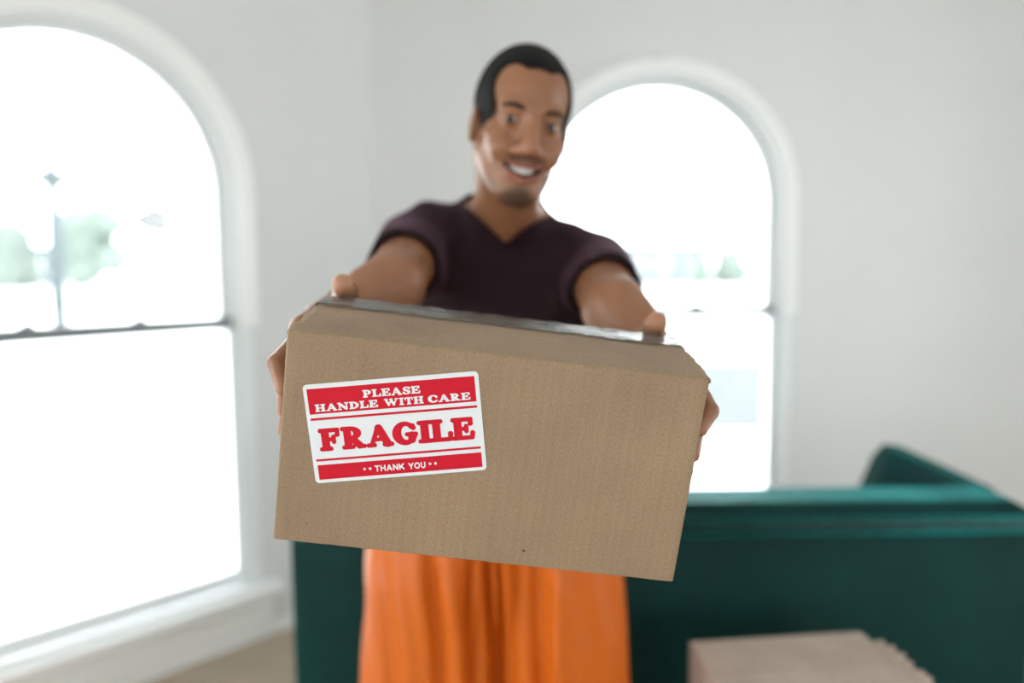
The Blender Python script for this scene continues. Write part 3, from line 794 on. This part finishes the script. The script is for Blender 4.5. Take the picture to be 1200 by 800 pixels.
for s in (-1, 1):
    head += [('add', ell((s * .0155, -.101, -.044), (.0105, .012, .009)), .008),
             ('sub', ell((s * .032, -.104, .000), (.0175, .0135, .0115)), .012),
             ('add', ell((s * .032, -.0785, 0), (.0155, .0145, .0125)), .006),
             ('sub', ell((s * .032, -.095, -.0005), (.0128, .014, .0030)), .003),
             ('sub', cap((s * .006, -.108, -.054), (s * .006, -.104, -.048), .0032), .002),
             ('add', ell((s * .0725, .006, -.010), (.0075, .019, .031), rz(s * .30)), .004), ('add', ell((s * .066, .004, -.012), (.012, .013, .024)), .006),
             ('sub', ell((s * .0795, -.002, -.008), (.004, .010, .018), rz(s * .35)), .004)]
MOUTH = [V3(-.030, -.076, -.064), V3(-.018, -.090, -.0715), V3(0, -.0955, -.0750), V3(.018, -.090, -.0715), V3(.030, -.076, -.064)]
for z, r in ((.0078, .0048), (-.0085, .0062)):   # lips round the open smile
    for a, b in zip(MOUTH[:-1], MOUTH[1:]):
        k = lambda p: p + V3(0, -.002, z * (1 - .55 * abs(p[0]) / .03))
        head.append(('add', cap(k(a), k(b), r), .006))
for a, b in zip(MOUTH[:-1], MOUTH[1:]):
    ra = lambda p: .0072 * (1 - .62 * abs(p[0]) / .03)
    head.append(('sub', cap(a + V3(0, -.006, 0), b + V3(0, -.006, 0), ra(a), ra(b)), .003))
    head.append(('sub', cap(a + V3(0, .004, 0), b + V3(0, .004, 0), ra(a), ra(b)), .003))
body = [(op, hd(f), k) for op, f, k in head]

# trunk, arms and legs in world space -----------------------------------------
shL, shR = V3(-.172, 1.46, 1.438), V3(.152, 1.46, 1.392)      # L = left in the picture (his right arm)
elL, elR = at(461, 332, 1.17), at(720, 362, 1.16)
wrL, wrR = W(-.235, .330, .048), W(.235, .330, .048)
neck0 = V3(-.012, 1.468, 1.455)
mid_ch = (shL + shR) / 2
trunk = [
    ('add', ell((-.012, 1.50, 1.285), (.155, .105, .205)), .05),
    ('add', cap(shL + V3(.03, .03, -.01), shR + V3(-.03, .03, -.01), .064), .06),
    ('add', ell((-.075, 1.425, 1.33), (.075, .045, .062)), .05),
    ('add', ell((.055, 1.425, 1.315), (.075, .045, .062)), .05),
    ('add', cap(neck0 + V3(0, .02, .02), shL + V3(.045, .02, .02), .052, .040), .05),
    ('add', cap(neck0 + V3(0, .02, .02), shR + V3(-.045, .02, .02), .052, .040), .05),
    ('add', ell((-.025, 1.52, 1.09), (.142, .100, .20)), .06),
    ('add', ell((-.035, 1.545, .93), (.162, .115, .13)), .06),
]
neck = [('add', cap(neck0, hp(0, .028, -.065), .060, .056), .025)]
upperL = ('add', cap(shL, elL, .056, .042), .04)
upperR = ('add', cap(shR, elR, .056, .042), .04)
def forearm(el, wr):
    m_ = el + (wr - el) * .35
    return [('add', cap(el, m_, .040, .037), .03), ('add', cap(m_, wr, .037, .026), .02)]
hipL, hipR = V3(-.125, 1.55, .88), V3(.055, 1.55, .88)
knL, knR = V3(-.150, 1.50, .49), V3(.080, 1.50, .49)
anL, anR = V3(-.150, 1.58, .085), V3(.085, 1.58, .085)
legs = []
for h, k, a in ((hipL, knL, anL), (hipR, knR, anR)):
    legs += [('add', cap(h, k, .082, .054), .04), ('add', cap(k, a, .052, .036), .03), ('add', cap(a + V3(0, .02, -.035), a + V3(0, -.13, -.045), .034, .028), .03)]
def hand(s, joints, thumb, wrist):
    """joints: four fingers of MCP, PIP, DIP, tip; (out from the carton side, y, z) in the carton frame"""
    c = lambda q: W(s * (BW / 2 + q[0]), q[1], q[2])
    ops = []; w = c(wrist)
    for i, f in enumerate(joints):
        p = [c(q) for q in f]; r = (.0098, .0100, .0095, .0084)[i]
        ops.append(('add', cap(w + (p[0] - w) * .12 + (c((0, 0, .012 - .008 * i)) - c((0, 0, 0))), p[0], .015, .0125), .016))
        ops.append(('add', cap(p[0], p[1], r * 1.12, r), .007))
        ops.append(('add', cap(p[1], p[2], r, r * .92), .0025))
        ops.append(('add', cap(p[2], p[3], r * .92, r * .80), .0025))
    t = [c(q) for q in thumb]
    ops += [('add', cap(w, t[0], .019, .017), .018), ('add', cap(t[0], t[1], .0165, .0125), .010), ('add', cap(t[1], t[2], .0122, .0124), .003), ('add', cap(t[2], t[3], .0126, .0124), .003)]
    return ops, t, [[c(q) for q in f] for f in joints]
TZ = BH / 2
handL, thL, fgL = hand(-1,
    [[(.0195, .150, .077), (.0155, .099, .068), (.0228, .060, .057), (.0105, .044, .035)],
     [(.017, .147, .066), (.0165, .104, .054), (.0140, .073, .034), (.0102, .054, .010)],
     [(.016, .152, .045), (.0160, .110, .026), (.0120, .080, .006), (.0095, .060, -.014)],
     [(.015, .160, .026), (.0150, .126, .006), (.0110, .102, -.010), (.0090, .086, -.026)]],
    [(-.006, .266, .089), (-.0165, .212, TZ + .0080), (-.016, .188, TZ + .0150), (-.0178, .170, TZ + .0208)], (.035, .304, .046))
handR, thR, fgR = hand(1,
    [[(.0195, .150, .077), (.0165, .097, .074), (.0235, .058, .060), (.0110, .040, .044)],
     [(.017, .147, .060), (.0165, .104, .048), (.0150, .069, .032), (.0102, .047, .014)],
     [(.016, .152, .039), (.0160, .110, .024), (.0120, .076, .008), (.0095, .056, -.008)],
     [(.015, .160, .020), (.0150, .126, .002), (.0110, .098, -.014), (.0090, .080, -.028)]],
    [(-.006, .266, .089), (-.0165, .212, TZ + .0080), (-.019, .188, TZ + .0140), (-.0220, .170, TZ + .0208)], (.035, .304, .046))
body += neck + trunk + [upperL, upperR] + forearm(elL, wrL) + forearm(elR, wrR) + handL + handR + legs

HTf, HRf = HT.astype(np.float32), HR.astype(np.float32)
def skin_tint(P):
    base = np.array([.265, .113, .053], np.float32); c = np.tile(base, (len(P), 1))
    q = (P - HTf) @ HRf; hd_ = (np.abs(q[:, 0]) < .1) & (np.abs(q[:, 1]) < .13) & (q[:, 2] > -.14)
    def blend(mask, col): 
        mk = (mask * hd_)[:, None]; c[:] = c * (1 - mk) + np.array(col, np.float32) * mk
    sm = lambda d, w: np.clip(.5 - d / w, 0, 1)
    front = q[:, 1] < -.03
    # lips
    ml = -.075 + .010 * (q[:, 0] / .03) ** 2
    blend(sm(np.abs(q[:, 2] - ml) - .0145, .003) * sm(np.abs(q[:, 0]) - .028, .004) * front, (.30, .098, .066))
    # moustache and goatee stubble
    blend(.72 * sm(np.abs(q[:, 2] + .0565 - .004 * np.cos(q[:, 0] * 60)) - .0045, .006) * sm(np.abs(q[:, 0]) - .030, .008) * front, (.035, .022, .016))
    blend(.82 * sm(np.hypot(q[:, 0] / 1.25, q[:, 2] + .116) - .019, .010) * front, (.030, .020, .015))
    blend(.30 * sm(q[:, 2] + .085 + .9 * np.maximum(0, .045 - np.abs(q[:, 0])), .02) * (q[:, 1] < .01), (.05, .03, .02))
    # warm cheeks and nose
    blend(.35 * sm(np.hypot(q[:, 0], (q[:, 2] + .03) * .9) - .035, .04) * front, (.40, .16, .085))
    # inside of the mouth
    blend(sm(np.abs(q[:, 2] - ml) - .0065, .002) * sm(np.abs(q[:, 0]) - .026, .004) * front * (q[:, 1] > -.089), (.05, .012, .010))
    # palms and fingertip pads are lighter
    for t in (thL, thR):
        d = np.linalg.norm(P - t[3].astype(np.float32), axis=1); k = np.clip(1.4 - d / .02, 0, 1)[:, None]; c[:] = c * (1 - .6 * k) + np.array((.50, .235, .140), np.float32) * .6 * k
    for f in fgL + fgR:
        d = np.linalg.norm(P - f[3].astype(np.float32), axis=1); k = np.clip(1.3 - d / .013, 0, 1)[:, None]; c[:] = c * (1 - .5 * k) + np.array((.48, .23, .15), np.float32) * .5 * k
    return c
own(net(body, (-.34, .76, -.005), (.36, 1.72, 1.80), .0026, 'body', M_SKIN, None, tint=skin_tint))
# face pieces
for s in (-1, 1):
    bm = bmesh.new(); bmesh.ops.create_uvsphere(bm, u_segments=20, v_segments=14, radius=.0120)
    e = bm_obj('eye', bm, M_EYE, None, True); own(e); p = hp(s * .032, -.0795, 0); e.location = p
    bm = bmesh.new(); bmesh.ops.create_uvsphere(bm, u_segments=16, v_segments=10, radius=.0064)
    for v in bm.verts: v.co.y *= .35
    i_ = bm_obj('iris', bm, M_IRIS, None, True); i_.parent = e; i_.location = V3(-p[0] * .0, 0, 0) + .0107 * nrm(CO - p); i_.rotation_euler = (0, 0, .06)
    eb = []
    for t in np.linspace(0, 1, 7):
        x = s * (.013 + .036 * t); eb.append(hp(x, -.0965 + .014 * t ** 1.6, .0165 + .0065 * math.sin(t * 2.4) - .004 * t))
    own(tube('eyebrow', eb, [.0022, .0032, .0034, .0032, .0028, .0020, .0012], M_HAIR, None, 8))
def arch_teeth():
    vs, fs = [], []; n = 24
    for i in range(n + 1):
        t = i / n * 2 - 1; x = .0245 * t; y = -.0905 + .018 * t * t; zc = -.0715 + .0075 * t * t
        sc_ = .0006 * abs(math.sin(i * PI / 3))
        for (dy, dz) in ((-sc_ * 0, .0058), (-.0012 + sc_, .002), (-.001 + sc_, -.0048 + .003 * t * t), (.003, -.0048 + .003 * t * t), (.003, .0058)):
            vs.append(hp(x, y + dy, zc + dz))
    for i in range(n):
        for k in range(5): fs.append((i * 5 + k, i * 5 + (k + 1) % 5, i * 5 + 5 + (k + 1) % 5, i * 5 + 5 + k))
    return vs, fs
tv, tf = arch_teeth(); own(pyd('teeth', tv, tf, M_TEETH, None, True))
# hair: a close cap over the skull, cut by the hairline
hair_ops = [('add', hd(grow(cranium, .0075)), 0), ('add', hd(grow(fore, .0045)), .015),
            ('sub', hd(ell((0, -.12, -.004), (.0612, .115, .088))), .004),
            ('sub', hd(ell((-.041, -.10, .050), (.026, .062, .040))), .010),
            ('sub', hd(ell((.041, -.10, .050), (.026, .062, .040))), .010),
            ('int', hd(union(plane((0, .0, -.022), (0, .0, -1)), plane((0, .030, 0), (0, -1, 0)))), 0),
            ('int', hd(plane((0, .05, -.062), (0, .15, -1))), 0),
            ('sub', hd(ell((-.076, .004, -.012), (.012, .017, .029))), .003), ('sub', hd(ell((.076, .004, -.012), (.012, .017, .029))), .003),
            ('disp', hd(lambda P: .0007 * np.sin(P[:, 0] * 700) * np.sin(P[:, 1] * 640 + 1) * np.sin(P[:, 2] * 690)), 0)]
own(net(hair_ops, HT - .15, HT + .16, .0028, 'hair', M_HAIR, None))

# t-shirt ------------------------------------------------------------------------
hemL, hemR = shL + (elL - shL) * .60, shR + (elR - shR) * .60
axL, axR = nrm(elL - shL), nrm(elR - shR)
def folds(P):
    x, z = P[:, 0], P[:, 2]
    f = .0040 * np.sin(x * 55 + (z - 1.4) * 60) * np.exp(-((x + .12) / .08) ** 2) + .0040 * np.sin(-x * 55 + (z - 1.4) * 60) * np.exp(-((x - .10) / .08) ** 2)
    f += .0035 * np.sin(x * 70 + 2.2 * np.sin(z * 14)) * np.clip((1.40 - z) * 6, 0, 1) + .0022 * np.sin(z * 75 + x * 24)
    return (f * (P[:, 1] < 1.6)).astype(np.float32)
sleeve = lambda h, e, a: cap(h, a, .068, .063)
torso_cl = [(op, grow(f, .010), k) for op, f, k in trunk]
slv = [('add', cap(shL, shL + (elL - shL) * .66, .068, .062), .045), ('add', cap(shR, shR + (elR - shR) * .66, .068, .062), .045)]
shirt_base = torso_cl + slv + [('add', grow(neck[0][1], .006), .03)] + [('disp', folds, 0)]
cuts = [('int', lambda P: np.where((P[:, 0] < -.06) & (P[:, 1] < 1.45), (P - hemL.astype(np.float32)) @ axL.astype(np.float32), -1.).astype(np.float32), 0),
        ('int', lambda P: np.where((P[:, 0] > .04) & (P[:, 1] < 1.45), (P - hemR.astype(np.float32)) @ axR.astype(np.float32), -1.).astype(np.float32), 0),
        ('int', plane((0, 1.5, .985), (0, 0, -1)), 0),
        ('sub', cap(shL + (elL - shL) * .52, elL, .0525, .0525), 0), ('sub', cap(shR + (elR - shR) * .52, elR, .0525, .0525), 0)]
vL, vR, vB = at(540, 236, 1.41), at(640, 253, 1.41), at(592, 284, 1.37)
def vneck(P):                                  # neck opening: round behind, V in front
    x, z = P[:, 0], P[:, 2]
    def half(a, b, sgn):
        t = nrm(b[[0, 2]] - a[[0, 2]]); n = np.array([t[1], -t[0]]) * sgn
        return (x - a[0]) * n[0] + (z - a[2]) * n[1]
    v = np.maximum(half(vL, vB, 1), half(vR, vB, -1)); v = np.maximum(v, P[:, 1] - 1.455)
    return v.astype(np.float32)
nk = cap(neck0 + V3(0, .02, .0), hp(0, .03, -.05), .080, .100)
def above(P):                                 # over the collar line, close round the neck
    t = (P[:, 0] - vL[0]) / (vR[0] - vL[0]); zl = vL[2] + (vR[2] - vL[2]) * t
    return np.maximum(zl + .12 * (P[:, 1] - 1.41) - P[:, 2], nk(P)).astype(np.float32)
neckcut = lambda P: np.minimum(vneck(P), above(P))
tee = own(net(shirt_base + cuts + [('sub', neckcut, 0)], (-.30, 1.20, .88), (.28, 1.68, 1.56), .0034, 'shirt', M_SHIRT, None))
col = own(net([(op, grow(f, .0016), k) if op != 'disp' else (op, f, k) for op, f, k in shirt_base] + [('int', lambda P: neckcut(P) - .012, 0), ('sub', neckcut, 0)], (-.14, 1.32, 1.40), (.12, 1.60, 1.56), .003, 'collar', M_SHIRT, None), None)
col.parent = tee
# trousers -------------------------------------------------------------------------
def tfolds(P):
    x, z, y = P[:, 0], P[:, 2], P[:, 1]
    w = .020 * np.sin(z * 6 + 1) + .006 * np.sin(z * 17)
    amp = np.clip((.98 - z) * 6, 0, 1)
    f = 0 * x
    for c, wd, dp, dr in ((-.232, .016, .006, .3), (-.150, .013, .015, .5), (-.078, .007, .015, -.2), (-.040, .014, .034, .25), (.004, .008, .010, -.3), (.044, .015, .017, .3), (.150, .03, .006, .4)):
        f += 1.4 * dp * np.exp(-((x - c + w * dr) / wd) ** 2)          # hanging folds: rolls with valleys between
    for c, wd, dp, dr in ((-.110, .018, .007, .3), (.080, .013, .012, -.1), (-.058, .007, .006, .2)):
        f -= 1.3 * dp * np.exp(-((x - c + w * dr) / wd) ** 2)
    f += .0025 * np.sin((x + w) * 120) + .0016 * np.sin(z * 30 + x * 25) * np.exp(-((x + .27) / .05) ** 2)
    f -= .006
    return (f * amp).astype(np.float32)
tr = [('add', ell((-.040, 1.545, .955), (.185, .128, .13)), 0)]
for s, h, k, a in ((-1, hipL, knL, anL), (1, hipR, knR, anR)):
    tr += [('add', cap(h + V3(s * .024 - .004, -.01, -.02), k + V3(s * .018 - .004, 0, 0), .134, .126), .05), ('add', cap(k + V3(s * .018 - .004, 0, 0), a + V3(0, -.02, .0), .122, .082), .05)]
tr += [('disp', tfolds, 0), ('int', plane((0, 0, 1.015), (0, 0, 1)), 0), ('int', plane((0, 0, .055), (0, 0, -1)), 0)]
tr.insert(5, ('add', cap((-.040, 1.53, .86), (-.040, 1.50, .50), .105, .06), .05))
trou = own(net(tr, (-.40, 1.28, .03), (.33, 1.78, 1.05), .0042, 'trousers', M_TROU, None, margin=2.6))
wb = []
for i in range(33):
    a = 2 * PI * i / 32; wb.append(V3(-.040 + .172 * math.cos(a), 1.545 + .120 * math.sin(a), 1.0))
w_ = own(tube('waistband', wb, .012, M_TROU, None, 10, False)); w_.parent = trou
for x0, dx, ln in ((-.060, -.012, .27), (-.045, .010, .24)):
    d_ = own(tube('drawstring', [V3(x0, 1.412, 1.0), V3(x0 + dx * .4, 1.396, .93), V3(x0 + dx, 1.388, 1.0 - ln * .7), V3(x0 + dx * 1.2, 1.388, 1.0 - ln)], .0032, M_TROU, None, 8)); d_.parent = trou
# shoes
for a in (anL, anR):
    up = net([('add', cap(a + V3(0, .045, -.035), a + V3(0, -.06, -.045), .046, .044), 0), ('add', cap(a + V3(0, -.06, -.048), a + V3(0, -.150, -.052), .045, .036), .03), ('add', cap(a + V3(0, .02, -.02), a + V3(0, .02, .02), .048, .046), .02), ('int', plane((0, 0, .014), (0, 0, -1)), 0)], a + V3(-.08, -.22, -.09), a + V3(.08, .12, .09), .005, 'shoe', M_SHOE, None)
    own(up)
    pts = []
    for i in range(28):
        t = 2 * PI * i / 28; pts.append((a[0] + (.049 if math.sin(t) > -.3 else .045) * math.cos(t), a[1] - .045 + .145 * math.sin(t)))
    n = len(pts); so = own(pyd('sole', [(x, y, .0) for x, y in pts] + [(x, y, .022) for x, y in pts], [tuple(range(n)), tuple(range(n, 2 * n))] + [(i, (i + 1) % n, n + (i + 1) % n, n + i) for i in range(n)], M_SOLE, None)); so.parent = up
